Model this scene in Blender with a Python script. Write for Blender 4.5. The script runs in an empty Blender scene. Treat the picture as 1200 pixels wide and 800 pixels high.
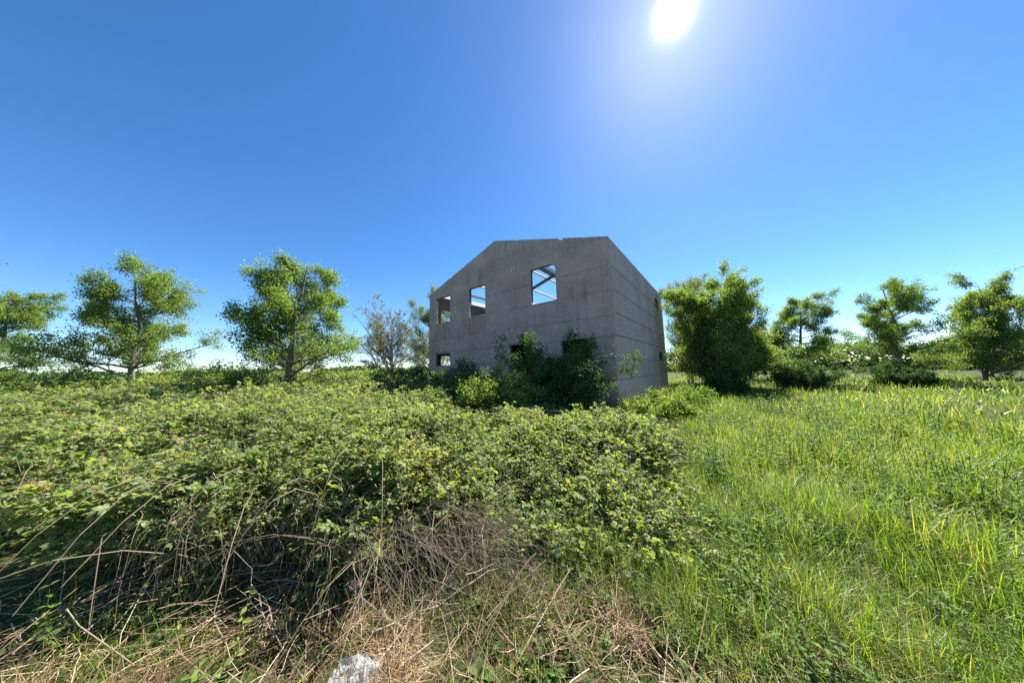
import bpy, math
import numpy as np
from mathutils import Matrix, Vector

R = math.radians
scene = bpy.context.scene
col = scene.collection
UP = np.array([0, 0, 1.0])
EYE = 1.6

# ------------------------------------------------------------------ camera
PITCH, ROLL, FPX = 6.03, -1.30, 305.13
cd = bpy.data.cameras.new('camera')
cam = bpy.data.objects.new('camera', cd)
col.objects.link(cam)
cd.sensor_fit = 'HORIZONTAL'
cd.sensor_width = 36.0
cd.lens = 36.0 * FPX / 1200.0
cd.clip_start = 0.05
cd.clip_end = 3000
_p, _r = R(PITCH), R(ROLL)
_f = Vector((0, math.cos(_p), math.sin(_p)))
_u0 = Vector((0, -math.sin(_p), math.cos(_p)))
_r0 = Vector((1, 0, 0))
_rr = math.cos(_r) * _r0 + math.sin(_r) * _u0
_uu = -math.sin(_r) * _r0 + math.cos(_r) * _u0
m = Matrix((_rr, _uu, -_f)).transposed().to_4x4()
m.translation = Vector((0, 0, EYE))
cam.matrix_world = m
scene.camera = cam

# ------------------------------------------------------------------ light
SUN = Vector((0.3772, 0.5002, 0.7795)).normalized()
EL = math.asin(SUN.z)
AZ = math.atan2(SUN.x, SUN.y)
world = bpy.data.worlds.new('World')
scene.world = world
world.use_nodes = True
wt = world.node_tree
wt.nodes.clear()
wn = wt.nodes.new


def wl(a, b):
    wt.links.new(a, b)


sky = wn('ShaderNodeTexSky')
sky.sky_type = 'NISHITA'
sky.sun_disc = False
sky.sun_elevation = EL
sky.sun_rotation = AZ
sky.altitude = 50
sky.air_density = 0.8
sky.dust_density = 0.15
sky.ozone_density = 4.0
hsv = wn('ShaderNodeHueSaturation')
hsv.inputs['Saturation'].default_value = 1.22
wl(sky.outputs[0], hsv.inputs['Color'])
bg = wn('ShaderNodeBackground')
bg.inputs[1].default_value = 0.073
wl(hsv.outputs[0], bg.inputs[0])
# the sun's bright aureole, part of the sky itself
tc = wn('ShaderNodeTexCoord')
dot = wn('ShaderNodeVectorMath'); dot.operation = 'DOT_PRODUCT'
dot.inputs[1].default_value = SUN
wl(tc.outputs['Generated'], dot.inputs[0])
ac = wn('ShaderNodeMath'); ac.operation = 'ARCCOSINE'; wl(dot.outputs['Value'], ac.inputs[0])


def falloff(scale, amp):
    a = wn('ShaderNodeMath'); a.operation = 'MULTIPLY'; a.inputs[1].default_value = -1.0 / R(scale); wl(ac.outputs[0], a.inputs[0])
    b = wn('ShaderNodeMath'); b.operation = 'EXPONENT'; wl(a.outputs[0], b.inputs[0])
    c = wn('ShaderNodeMath'); c.operation = 'MULTIPLY'; c.inputs[1].default_value = amp; wl(b.outputs[0], c.inputs[0])
    return c.outputs[0]


s1 = wn('ShaderNodeMath'); s1.operation = 'ADD'
wl(falloff(0.60, 5.5), s1.inputs[0]); wl(falloff(5.0, 0.09), s1.inputs[1])
bg2 = wn('ShaderNodeBackground')
bg2.inputs[0].default_value = (1.0, 0.95, 0.93, 1)
wl(s1.outputs[0], bg2.inputs[1])
add = wn('ShaderNodeAddShader')
wl(bg.outputs[0], add.inputs[0]); wl(bg2.outputs[0], add.inputs[1])
wo = wn('ShaderNodeOutputWorld')
wl(add.outputs[0], wo.inputs[0])

sd = bpy.data.lights.new('sun', 'SUN')
sd.energy = 5.0
sd.angle = R(0.53)
sd.color = (1.0, 0.95, 0.86)
so = bpy.data.objects.new('sun', sd)
col.objects.link(so)
so.rotation_euler = SUN.to_track_quat('Z', 'Y').to_euler()
so.location = (20, 26, 40)

scene.view_settings.view_transform = 'Standard'
scene.view_settings.look = 'None'
scene.view_settings.exposure = 1.6
scene.view_settings.gamma = 1.0
scene.view_settings.use_curve_mapping = False
scene.cycles.max_bounces = 7
scene.cycles.diffuse_bounces = 3
scene.cycles.glossy_bounces = 2
scene.cycles.transmission_bounces = 5
scene.cycles.use_denoising = False


# ------------------------------------------------------------------ helpers
def norm(v):
    return v / np.maximum(np.linalg.norm(v, axis=-1, keepdims=True), 1e-9)


class Acc:
    """collects arrays of geometry for ONE mesh object"""

    def __init__(self):
        self.v, self.sizes, self.idx, self.tint, self.mat, self.n = [], [], [], [], [], 0

    def add(self, verts, faces, tint=None, mat=0):
        # faces: int array (M,k)
        faces = np.asarray(faces, np.int64)
        self.v.append(np.asarray(verts, np.float32).reshape(-1, 3))
        M, k = faces.shape
        self.idx.append((faces + self.n).ravel())
        self.sizes.append(np.full(M, k, np.int32))
        self.tint.append(np.full(M, 0.5, np.float32) if tint is None else np.asarray(tint, np.float32))
        self.mat.append(np.full(M, mat, np.int32))
        self.n += len(self.v[-1])

    def build(self, name, mats, parent=None, smooth=False, loc=None):
        me = bpy.data.meshes.new(name)
        v = np.concatenate(self.v); idx = np.concatenate(self.idx).astype(np.int32)
        sz = np.concatenate(self.sizes)
        me.vertices.add(len(v)); me.vertices.foreach_set('co', v.ravel())
        me.loops.add(len(idx)); me.loops.foreach_set('vertex_index', idx)
        me.polygons.add(len(sz))
        me.polygons.foreach_set('loop_start', np.concatenate([[0], np.cumsum(sz)[:-1]]).astype(np.int32))
        me.polygons.foreach_set('material_index', np.concatenate(self.mat))
        me.polygons.foreach_set('use_smooth', np.full(len(sz), smooth))
        at = me.attributes.new('tint', 'FLOAT', 'FACE')
        at.data.foreach_set('value', np.concatenate(self.tint))
        me.update(calc_edges=True)
        for mm in (mats if isinstance(mats, (list, tuple)) else [mats]):
            me.materials.append(mm)
        o = bpy.data.objects.new(name, me)
        col.objects.link(o)
        if parent: o.parent = parent
        if loc is not None: o.location = loc
        return o


def tag(o, label=None, cat=None, group=None, kind=None):
    if label: o['label'] = label
    if cat: o['category'] = cat
    if group: o['group'] = group
    if kind: o['kind'] = kind
    return o


def empty(name, loc, rz=0.0):
    o = bpy.data.objects.new(name, None)
    col.objects.link(o)
    o.location = loc
    o.rotation_euler = (0, 0, rz)
    o.empty_display_size = 0.2
    return o


def copy_tree(o, parent=None):
    c = o.copy()
    col.objects.link(c)
    c.parent = parent
    for ch in list(o.children):
        copy_tree(ch, c)
    return c


BOXF = np.array([[0, 3, 2, 1], [4, 5, 6, 7], [0, 1, 5, 4], [1, 2, 6, 5], [2, 3, 7, 6], [3, 0, 4, 7]])


def box(acc, x0, x1, y0, y1, z0, z1, tint=0.5, mat=0):
    v = [(x0, y0, z0), (x1, y0, z0), (x1, y1, z0), (x0, y1, z0), (x0, y0, z1), (x1, y0, z1), (x1, y1, z1), (x0, y1, z1)]
    acc.add(v, BOXF, np.full(6, tint), mat)


def beam(acc, a, b, w, h, tint=0.5, mat=0, roll=0.0):
    a = np.array(a, float); b = np.array(b, float)
    d = norm(b - a)
    s = np.cross(d, UP); s = norm(s)
    u = np.cross(s, d)
    s, u = s * math.cos(roll) + u * math.sin(roll), u * math.cos(roll) - s * math.sin(roll)
    v = []
    for P in (a, b):
        for q, e in ((-1, -1), (1, -1), (1, 1), (-1, 1)):
            v.append(P + s * w / 2 * q + u * h / 2 * e)
    acc.add(v, BOXF, np.full(6, tint), mat)


def prism(acc, poly, y0, y1, tint, swap=False, mat=0):
    """extrude polygon (list of (a,z)) between y0 and y1; swap: polygon runs along y instead of x"""
    n = len(poly)
    if n < 3: return
    if swap:
        v = [(y0, a, z) for a, z in poly] + [(y1, a, z) for a, z in poly]
    else:
        v = [(a, y0, z) for a, z in poly] + [(a, y1, z) for a, z in poly]
    acc.add(v, np.array([list(range(n)), list(range(2 * n - 1, n - 1, -1))]), [tint, tint], mat)
    # note: side faces share the same vertices block
    acc.idx.append((np.array([[i, n + i, n + (i + 1) % n, (i + 1) % n] for i in range(n)]) + acc.n - 2 * n).ravel())
    acc.sizes.append(np.full(n, 4, np.int32)); acc.tint.append(np.full(n, tint, np.float32)); acc.mat.append(np.full(n, mat, np.int32))


def clip(poly, a, b, c):
    """keep a*x+b*z<=c"""
    out = []
    for i in range(len(poly)):
        p, q = poly[i], poly[(i + 1) % len(poly)]
        dp, dq = a * p[0] + b * p[1] - c, a * q[0] + b * q[1] - c
        if dp <= 0: out.append(p)
        if dp * dq < 0:
            t = dp / (dp - dq)
            out.append((p[0] + t * (q[0] - p[0]), p[1] + t * (q[1] - p[1])))
    return out


def tubes(acc, P, Rad, sides=5, tint=None, mat=0):
    """P (N,K,3), Rad (N,K)"""
    N, K, _ = P.shape
    T = norm(np.gradient(P, axis=1))
    ref = np.where(np.abs(T[..., 2:3]) > 0.9, np.array([1.0, 0, 0]), UP)
    S = norm(np.cross(T, ref)); U = np.cross(S, T)
    a = np.arange(sides) / sides * 2 * np.pi
    V = P[:, :, None] + Rad[:, :, None, None] * (S[:, :, None] * np.cos(a)[None, None, :, None] + U[:, :, None] * np.sin(a)[None, None, :, None])
    i = np.arange(N)[:, None, None] * K * sides; k = np.arange(K - 1)[None, :, None] * sides; s = np.arange(sides)[None, None, :]
    s2 = (s + 1) % sides
    Fc = np.stack([i + k + s, i + k + s2, i + k + sides + s2, i + k + sides + s], -1).reshape(-1, 4)
    t = None if tint is None else np.repeat(tint, (K - 1) * sides)
    acc.add(V, Fc, t, mat)


def leaves(acc, B, A, N, L, Wd, tint, detail=True, droop=0.15, mat=0):
    """B base, A axis, N normal (M,3); L, Wd (M,)"""
    M = len(B)
    A = norm(A); N = norm(N - A * (N * A).sum(-1, keepdims=True)); S = np.cross(N, A)
    L = L[:, None]; Wd = Wd[:, None]
    if detail:
        pts = [(0, 0, 0), (.5, 0, -.03), (1, 0, -droop), (.22, .40, .05), (.52, .5, .04), (.82, .25, -.05), (.22, -.40, .05), (.52, -.5, .04), (.82, -.25, -.05)]
        F = [(0, 1, 4, 3), (1, 2, 5, 4), (0, 6, 7, 1), (1, 7, 8, 2)]
    else:
        pts = [(0, 0, 0), (.5, 0, -.05), (1, 0, -droop), (.42, .5, .06), (.42, -.5, .06)]
        F = [(0, 1, 2, 3), (0, 4, 2, 1)]
    V = np.stack([B + A * L * a + S * Wd * s + N * L * n for a, s, n in pts], 1)
    F = np.array(F)
    Fc = (np.arange(M)[:, None, None] * len(pts) + F[None]).reshape(-1, 4)
    acc.add(V, Fc, np.repeat(tint, len(F)), mat)


def blades(acc, B, H, az, lean, curl, Wd, tint, mat=0):
    """grass blades"""
    M = len(B)
    d = np.stack([np.cos(az), np.sin(az), np.zeros(M)], -1)
    s = np.stack([-np.sin(az), np.cos(az), np.zeros(M)], -1)
    ts = np.array([0, .4, .75, 1.0])
    V = np.empty((M, 7, 3))
    j = 0
    for k, t in enumerate(ts):
        ang = lean + curl * t
        c = B + (d * (np.sin(ang) * H * t)[:, None]) + UP * (np.cos(ang) * H * t)[:, None]
        w = (Wd * (1 - t ** 1.6) * .5)[:, None]
        if k < 3:
            V[:, j] = c - s * w; V[:, j + 1] = c + s * w; j += 2
        else:
            V[:, j] = c
    i = np.arange(M)[:, None] * 7
    Q = np.concatenate([i + np.array([[0, 1, 3, 2]]), i + np.array([[2, 3, 5, 4]])], 0)
    Tr = i + np.array([[4, 5, 6]])
    n0 = acc.n
    acc.add(V, Q, np.concatenate([tint, tint]), mat)
    acc.idx.append((Tr + n0).ravel()); acc.sizes.append(np.full(M, 3, np.int32)); acc.tint.append(tint.astype(np.float32)); acc.mat.append(np.full(M, mat, np.int32))


def _hash(ix, iy, seed):
    h = (ix.astype(np.int64) * 374761393 + iy.astype(np.int64) * 668265263 + seed * 1442695041) & 0x7fffffff
    h = ((h ^ (h >> 13)) * 1274126177) & 0x7fffffff
    return ((h ^ (h >> 16)) & 0xffff) / 65535.0


def vnoise(x, y, sc, seed=0):
    x = np.asarray(x) / sc; y = np.asarray(y) / sc
    ix, iy = np.floor(x), np.floor(y)
    fx, fy = x - ix, y - iy
    fx = fx * fx * (3 - 2 * fx); fy = fy * fy * (3 - 2 * fy)
    a, b = _hash(ix, iy, seed), _hash(ix + 1, iy, seed)
    c, d = _hash(ix, iy + 1, seed), _hash(ix + 1, iy + 1, seed)
    return (a * (1 - fx) + b * fx) * (1 - fy) + (c * (1 - fx) + d * fx) * fy


def sstep(a, b, x):
    t = np.clip((x - a) / (b - a), 0, 1)
    return t * t * (3 - 2 * t)


# ------------------------------------------------------------------ materials
def newmat(name):
    mt = bpy.data.materials.new(name)
    mt.use_nodes = True
    nt = mt.node_tree
    nt.nodes.clear()
    out = nt.nodes.new('ShaderNodeOutputMaterial')
    return mt, nt, out


def ramp(nt, stops, fac):
    r = nt.nodes.new('ShaderNodeValToRGB')
    e = r.color_ramp.elements
    while len(e) < len(stops): e.new(0.5)
    for el, (p, c) in zip(e, stops):
        el.position = p; el.color = (*c, 1)
    nt.links.new(fac, r.inputs[0])
    return r.outputs[0]


def tint_mat(name, stops, trans=0.0, rough=0.5, spec=0.4, tboost=(1.5, 1.55, .7)):
    mt, nt, out = newmat(name)
    at = nt.nodes.new('ShaderNodeAttribute'); at.attribute_name = 'tint'
    c = ramp(nt, stops, at.outputs['Fac'])
    pr = nt.nodes.new('ShaderNodeBsdfPrincipled')
    nt.links.new(c, pr.inputs['Base Color'])
    pr.inputs['Roughness'].default_value = rough
    pr.inputs['Specular IOR Level'].default_value = spec
    if trans:
        tr = nt.nodes.new('ShaderNodeBsdfTranslucent')
        mu = nt.nodes.new('ShaderNodeMix'); mu.data_type = 'RGBA'; mu.blend_type = 'MULTIPLY'
        mu.inputs['Factor'].default_value = 1
        nt.links.new(c, mu.inputs['A']); mu.inputs['B'].default_value = (*tboost, 1)
        nt.links.new(mu.outputs['Result'], tr.inputs['Color'])
        mx = nt.nodes.new('ShaderNodeMixShader'); mx.inputs[0].default_value = trans
        nt.links.new(pr.outputs[0], mx.inputs[1]); nt.links.new(tr.outputs[0], mx.inputs[2])
        nt.links.new(mx.outputs[0], out.inputs[0])
    else:
        nt.links.new(pr.outputs[0], out.inputs[0])
    return mt


def bark_mat(name, c0, c1, sc=14):
    mt, nt, out = newmat(name)
    tcn = nt.nodes.new('ShaderNodeTexCoord')
    mp = nt.nodes.new('ShaderNodeMapping'); mp.inputs['Scale'].default_value = (sc, sc, sc * .25)
    nt.links.new(tcn.outputs['Object'], mp.inputs[0])
    nz = nt.nodes.new('ShaderNodeTexNoise'); nz.inputs['Detail'].default_value = 6; nz.inputs['Scale'].default_value = 1
    nt.links.new(mp.outputs[0], nz.inputs['Vector'])
    c = ramp(nt, [(.3, c0), (.7, c1)], nz.outputs['Fac'])
    pr = nt.nodes.new('ShaderNodeBsdfPrincipled'); pr.inputs['Roughness'].default_value = .85
    nt.links.new(c, pr.inputs['Base Color'])
    bp = nt.nodes.new('ShaderNodeBump'); bp.inputs['Strength'].default_value = .5; bp.inputs['Distance'].default_value = .02
    nt.links.new(nz.outputs['Fac'], bp.inputs['Height']); nt.links.new(bp.outputs[0], pr.inputs['Normal'])
    nt.links.new(pr.outputs[0], out.inputs[0])
    return mt


def concrete_mat(name, dark, light, stain, tintw=0.35, streak=True):
    mt, nt, out = newmat(name)
    L = nt.links.new
    tcn = nt.nodes.new('ShaderNodeTexCoord')

    def noise(scale, detail=5, rough=.6, mapsc=(1, 1, 1)):
        mp = nt.nodes.new('ShaderNodeMapping'); mp.inputs['Scale'].default_value = mapsc
        L(tcn.outputs['Object'], mp.inputs[0])
        n = nt.nodes.new('ShaderNodeTexNoise'); n.inputs['Scale'].default_value = scale
        n.inputs['Detail'].default_value = detail; n.inputs['Roughness'].default_value = rough
        L(mp.outputs[0], n.inputs['Vector'])
        return n.outputs['Fac']

    def math_(op, a, b):
        n = nt.nodes.new('ShaderNodeMath'); n.operation = op
        for i, x in enumerate((a, b)):
            if isinstance(x, (int, float)): n.inputs[i].default_value = x
            else: L(x, n.inputs[i])
        return n.outputs[0]

    big, mid, fine = noise(.55, 6), noise(3.5, 6, .65), noise(30, 4, .7)
    at = nt.nodes.new('ShaderNodeAttribute'); at.attribute_name = 'tint'
    v = math_('ADD', math_('MULTIPLY', big, .75), math_('MULTIPLY', mid, .40))
    v = math_('ADD', v, math_('MULTIPLY', fine, .25))
    v = math_('ADD', v, math_('MULTIPLY', at.outputs['Fac'], tintw))
    v = math_('SUBTRACT', v, .46)
    c = ramp(nt, [(.24, dark), (.70, light)], v)
    if streak:
        st = noise(1.0, 5, .6, (5, 5, .35))
        patch = noise(.45, 3, .5)
        f = math_('MULTIPLY', math_('SUBTRACT', st, .50), 5.0)
        f2 = math_('MULTIPLY', math_('SUBTRACT', patch, .42), 4.5)
        cl = nt.nodes.new('ShaderNodeClamp'); L(f, cl.inputs[0])
        cl2 = nt.nodes.new('ShaderNodeClamp'); L(f2, cl2.inputs[0])
        fac = math_('MULTIPLY', math_('MULTIPLY', cl.outputs[0], cl2.outputs[0]), .75)
        mx = nt.nodes.new('ShaderNodeMix'); mx.data_type = 'RGBA'
        L(fac, mx.inputs['Factor']); L(c, mx.inputs['A']); mx.inputs['B'].default_value = (*stain, 1)
        c = mx.outputs['Result']
        pal = noise(1.3, 4, .62, (1, 1, .55))
        f3 = math_('MULTIPLY', math_('SUBTRACT', pal, .56), 4.0)
        cl3 = nt.nodes.new('ShaderNodeClamp'); L(f3, cl3.inputs[0])
        m3 = nt.nodes.new('ShaderNodeMix'); m3.data_type = 'RGBA'
        L(math_('MULTIPLY', cl3.outputs[0], .4), m3.inputs['Factor']); L(c, m3.inputs['A']); m3.inputs['B'].default_value = (*[min(.7, q * 1.12) for q in light], 1)
        c = m3.outputs['Result']
    pr = nt.nodes.new('ShaderNodeBsdfPrincipled'); pr.inputs['Roughness'].default_value = .9
    pr.inputs['Specular IOR Level'].default_value = .25
    L(c, pr.inputs['Base Color'])
    bp = nt.nodes.new('ShaderNodeBump'); bp.inputs['Strength'].default_value = .55; bp.inputs['Distance'].default_value = .012
    hb = math_('ADD', fine, math_('MULTIPLY', mid, .8))
    L(hb, bp.inputs['Height']); L(bp.outputs[0], pr.inputs['Normal'])
    L(pr.outputs[0], out.inputs[0])
    return mt


def plain_mat(name, c, rough=.6, spec=.4, metal=0.0):
    mt, nt, out = newmat(name)
    tcn = nt.nodes.new('ShaderNodeTexCoord')
    nz = nt.nodes.new('ShaderNodeTexNoise'); nz.inputs['Scale'].default_value = 18; nz.inputs['Detail'].default_value = 4
    nt.links.new(tcn.outputs['Object'], nz.inputs['Vector'])
    cc = ramp(nt, [(.25, tuple(x * .72 for x in c)), (.75, c)], nz.outputs['Fac'])
    pr = nt.nodes.new('ShaderNodeBsdfPrincipled')
    nt.links.new(cc, pr.inputs['Base Color'])
    pr.inputs['Roughness'].default_value = rough; pr.inputs['Specular IOR Level'].default_value = spec; pr.inputs['Metallic'].default_value = metal
    nt.links.new(pr.outputs[0], out.inputs[0])
    return mt


M_FRONT = concrete_mat('weathered_concrete', (.39, .258, .21), (.63, .445, .385), (.22, .15, .118))
M_SIDE = concrete_mat('grey_concrete_panels', (.43, .298, .25), (.63, .46, .40), (.26, .185, .148))
M_PALE = concrete_mat('pale_roof_timber', (.50, .48, .45), (.78, .76, .73), (.4, .36, .32), streak=False)
M_DARKBEAM = concrete_mat('dark_beam', (.10, .10, .10), (.17, .17, .17), (.1, .09, .08), streak=False)
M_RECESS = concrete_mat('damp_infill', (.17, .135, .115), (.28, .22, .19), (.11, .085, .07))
M_JOINTSHADE = plain_mat('joint_shadow_line', (.075, .065, .055), .95, .1)  # dark colour paints the shadow lines under the panel ledges
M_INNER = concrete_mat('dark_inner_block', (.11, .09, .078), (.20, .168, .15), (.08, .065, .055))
M_FLOOR = concrete_mat('low_bounce_floor', (.05, .05, .035), (.11, .105, .08), (.04, .05, .03))  # slab colour darkened to cut sunlight bouncing up indoors
M_WHITE = plain_mat('chipped_white_paint', (.75, .74, .70), .6)
M_BRAMBLE = tint_mat('bramble_leaf', [(0, (.07, .11, .032)), (.45, (.15, .205, .06)), (.85, (.225, .285, .095)), (.97, (.29, .30, .09)), (1, (.26, .15, .07))], trans=.54, rough=.52, spec=.5, tboost=(1.6, 1.6, .7))
M_CANE = tint_mat('dead_cane', [(0, (.11, .068, .042)), (.5, (.31, .215, .13)), (1, (.52, .42, .29))], rough=.7, spec=.3)
M_STEM = tint_mat('bramble_stem', [(0, (.07, .06, .03)), (.6, (.13, .10, .055)), (1, (.20, .13, .09))], rough=.6)
M_GRASS = tint_mat('grass_blade', [(0, (.07, .13, .018)), (.55, (.14, .235, .03)), (.9, (.21, .29, .045)), (1, (.36, .32, .12))], trans=.5, rough=.45, spec=.4, tboost=(1.6, 1.5, .5))
M_STRAW = tint_mat('dry_straw', [(0, (.08, .048, .027)), (.4, (.22, .14, .072)), (.8, (.38, .27, .15)), (1, (.54, .43, .28))], trans=.2, rough=.6, spec=.25, tboost=(1.2, 1.1, .9))
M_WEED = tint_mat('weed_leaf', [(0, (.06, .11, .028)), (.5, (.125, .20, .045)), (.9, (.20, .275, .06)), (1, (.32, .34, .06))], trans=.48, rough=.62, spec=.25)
M_TREELEAF = tint_mat('tree_leaf', [(0, (.075, .13, .03)), (.5, (.15, .225, .055)), (1, (.25, .31, .09))], trans=.56, rough=.6, spec=.25)
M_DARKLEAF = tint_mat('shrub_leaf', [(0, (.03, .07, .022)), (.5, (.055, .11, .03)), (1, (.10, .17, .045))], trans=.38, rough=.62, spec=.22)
M_YOUNGLEAF = tint_mat('young_leaf', [(0, (.10, .15, .03)), (.5, (.16, .21, .05)), (1, (.24, .25, .09))], trans=.42, rough=.5, spec=.4)
M_BARK = bark_mat('grey_bark', (.10, .085, .065), (.22, .19, .155))
M_TWIG = bark_mat('pale_twig_bark', (.25, .215, .17), (.42, .365, .30), 20)
M_STEMBARK = bark_mat('brown_stem_bark', (.06, .05, .035), (.14, .11, .08), 20)

# ground: bare soil, litter and moss
M_GROUND, nt, out = newmat('ground_soil')
tcn = nt.nodes.new('ShaderNodeTexCoord')
n1 = nt.nodes.new('ShaderNodeTexNoise'); n1.inputs['Scale'].default_value = .5; n1.inputs['Detail'].default_value = 8
n2 = nt.nodes.new('ShaderNodeTexNoise'); n2.inputs['Scale'].default_value = 22; n2.inputs['Detail'].default_value = 6; n2.inputs['Roughness'].default_value = .7
for n_ in (n1, n2): nt.links.new(tcn.outputs['Object'], n_.inputs['Vector'])
ca = ramp(nt, [(.3, (.035, .026, .018)), (.6, (.085, .062, .04)), (.8, (.17, .125, .075))], n2.outputs['Fac'])
cb = ramp(nt, [(.3, (.03, .05, .012)), (.7, (.07, .10, .025))], n2.outputs['Fac'])
mxn = nt.nodes.new('ShaderNodeMix'); mxn.data_type = 'RGBA'
fc = ramp(nt, [(.42, (0, 0, 0)), (.6, (1, 1, 1))], n1.outputs['Fac'])
fc = ramp(nt, [(.36, (.15, .15, .15)), (.56, (1, 1, 1))], n1.outputs['Fac'])
nt.links.new(fc, mxn.inputs['Factor']); nt.links.new(ca, mxn.inputs['A']); nt.links.new(cb, mxn.inputs['B'])
pr = nt.nodes.new('ShaderNodeBsdfPrincipled'); pr.inputs['Roughness'].default_value = .95; pr.inputs['Specular IOR Level'].default_value = .1
nt.links.new(mxn.outputs['Result'], pr.inputs['Base Color'])
bp = nt.nodes.new('ShaderNodeBump'); bp.inputs['Distance'].default_value = .03; bp.inputs['Strength'].default_value = .8
nt.links.new(n2.outputs['Fac'], bp.inputs['Height']); nt.links.new(bp.outputs[0], pr.inputs['Normal'])
nt.links.new(pr.outputs[0], out.inputs[0])

# ------------------------------------------------------------------ ground


def terrain(x, y):
    r = np.hypot(x, y)
    return (vnoise(x, y, 1.3, 5) - .5) * .12 * sstep(.5, 3, r) + (vnoise(x, y, .35, 6) - .5) * .05


g = np.linspace(-1, 1, 241)
gx = np.sinh(g * 7.2) / np.sinh(7.2) * 700
GX, GY = np.meshgrid(gx, gx + 3.0, indexing='ij')
GZ = terrain(GX, GY)
acc = Acc()
n = len(gx)
i = np.arange(n - 1)[:, None] * n + np.arange(n - 1)[None]
acc.add(np.stack([GX, GY, GZ], -1), np.stack([i, i + n, i + n + 1, i + 1], -1).reshape(-1, 4))
ground = acc.build('ground', M_GROUND, smooth=True)
tag(ground, 'earth and leaf litter under the brambles and grass', 'ground', kind='structure')

# ------------------------------------------------------------------ the unfinished house
COR = (4.0504, 10.2271)
YAW = R(-38.658)
Wd, Ln = 12.605, 12.05
E0 = EYE
ZB, ZE, ZRIDGE = -0.25, 5.348 + E0, 7.278 + E0
house = empty('unfinished_house', (COR[0], COR[1], 0), YAW)
tag(house, 'roofless two storey grey concrete house shell with empty window openings', 'house')
rng = np.random.default_rng(11)


def zroof(s):
    return ZE + (ZRIDGE - ZE) * (1 - abs(s - Wd / 2) / (Wd / 2))


def wall(name, cuts, zc, holes, mat, depth, axis, off, gable=False, hj={}, vj={}, notch=(), core=.05, tintsd=.075, label=None):
    """axis 'x': runs along local x from -Wd..0 at y=off; axis 'y': along local y. hj / vj: half width of the joint at a given height / cut"""
    acc = Acc()
    cuts = sorted(cuts); zc = sorted(zc)
    sg = 1 if depth > 0 else -1
    k = (ZRIDGE - ZE) / (Wd / 2)
    rowt = {z: rng.normal() * tintsd for z in zc}
    rowo = {z: rng.uniform(0, .008) for z in zc}
    gj = lambda dct, v: next((w for q, w in dct.items() if abs(q - v) < 1e-4), 0.0)
    for a0, a1 in zip(cuts[:-1], cuts[1:]):
        for z0, z1 in zip(zc[:-1], zc[1:]):
            am, zm = (a0 + a1) / 2, (z0 + z1) / 2
            if any(h[0] < am < h[1] and h[2] < zm < h[3] for h in holes): continue
            t = .5 + rowt[z0] + rng.normal() * tintsd * .6
            for layer in (0, 1, 2):
                if layer == 0:
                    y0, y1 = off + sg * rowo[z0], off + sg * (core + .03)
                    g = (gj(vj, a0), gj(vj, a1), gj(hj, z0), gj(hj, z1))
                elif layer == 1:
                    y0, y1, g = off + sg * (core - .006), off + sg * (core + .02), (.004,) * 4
                else:
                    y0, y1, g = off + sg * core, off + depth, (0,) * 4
                poly = [(a0 + g[0], z0 + g[2]), (a1 - g[1], z0 + g[2]), (a1 - g[1], z1 - g[3]), (a0 + g[0], z1 - g[3])]
                if gable:
                    dz = sum(nn[2] for nn in notch if nn[0] < -am < nn[1]) + .01 * (layer > 0)
                    poly = clip(poly, k, 1, ZE - dz)
                    poly = clip(poly, -k, 1, ZE + k * Wd - dz)
                if len(poly) >= 3:
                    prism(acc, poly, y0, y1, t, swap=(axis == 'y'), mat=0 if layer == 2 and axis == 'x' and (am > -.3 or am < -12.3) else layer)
    o = acc.build(name, [mat, M_JOINTSHADE, M_INNER], house)
    if label: o['label'] = label
    return o


e = lambda *a: [x + E0 for x in a]
ZC = [ZB] + e(-.5325, .3368, 1.2, 2.06, 3.11, 4.16, 4.93) + [ZE]
# openings (s0,s1,z0,z1) seen from the front; local x = -s
UPW = [(2.495, 3.928, 3.11, 4.93), (7.10, 8.486, 3.11, 4.90), (10.292, 11.808, 3.11, 4.87)]
LOW = [(2.33, 3.85, -.2, 1.2), (3.873 + .05, 5.349, -.2, 1.2), (10.292, 11.808, -.2, 1.02)]
UPW = [(a, b, c + E0, d + E0) for a, b, c, d in UPW]
LOWH = [(1.10, 2.33, -.5325 + E0, 1.2 + E0), (3.873, 5.349, -.5325 + E0, 1.2 + E0), (10.292, 11.808, .3368 + E0, 1.06 + E0)]
PAN = [(7.10, 8.486, 2.06 + E0, 3.11 + E0), (10.292, 11.808, 2.06 + E0, 3.11 + E0)]
scuts = [0, .36, .92, 1.10, 2.05, 2.30, 2.33, 2.495, 3.873, 3.928, 5.349, 4.62, 4.80, 6.28, 7.10, 8.486, 8.86, 9.02, 10.05, 10.292, 11.808, 12.25, Wd]
fz = ZC + e(1.06, 6.2) + [ZRIDGE + .1]
holes = [(-b, -a, c, d) for a, b, c, d in UPW + LOWH + PAN]
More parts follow.
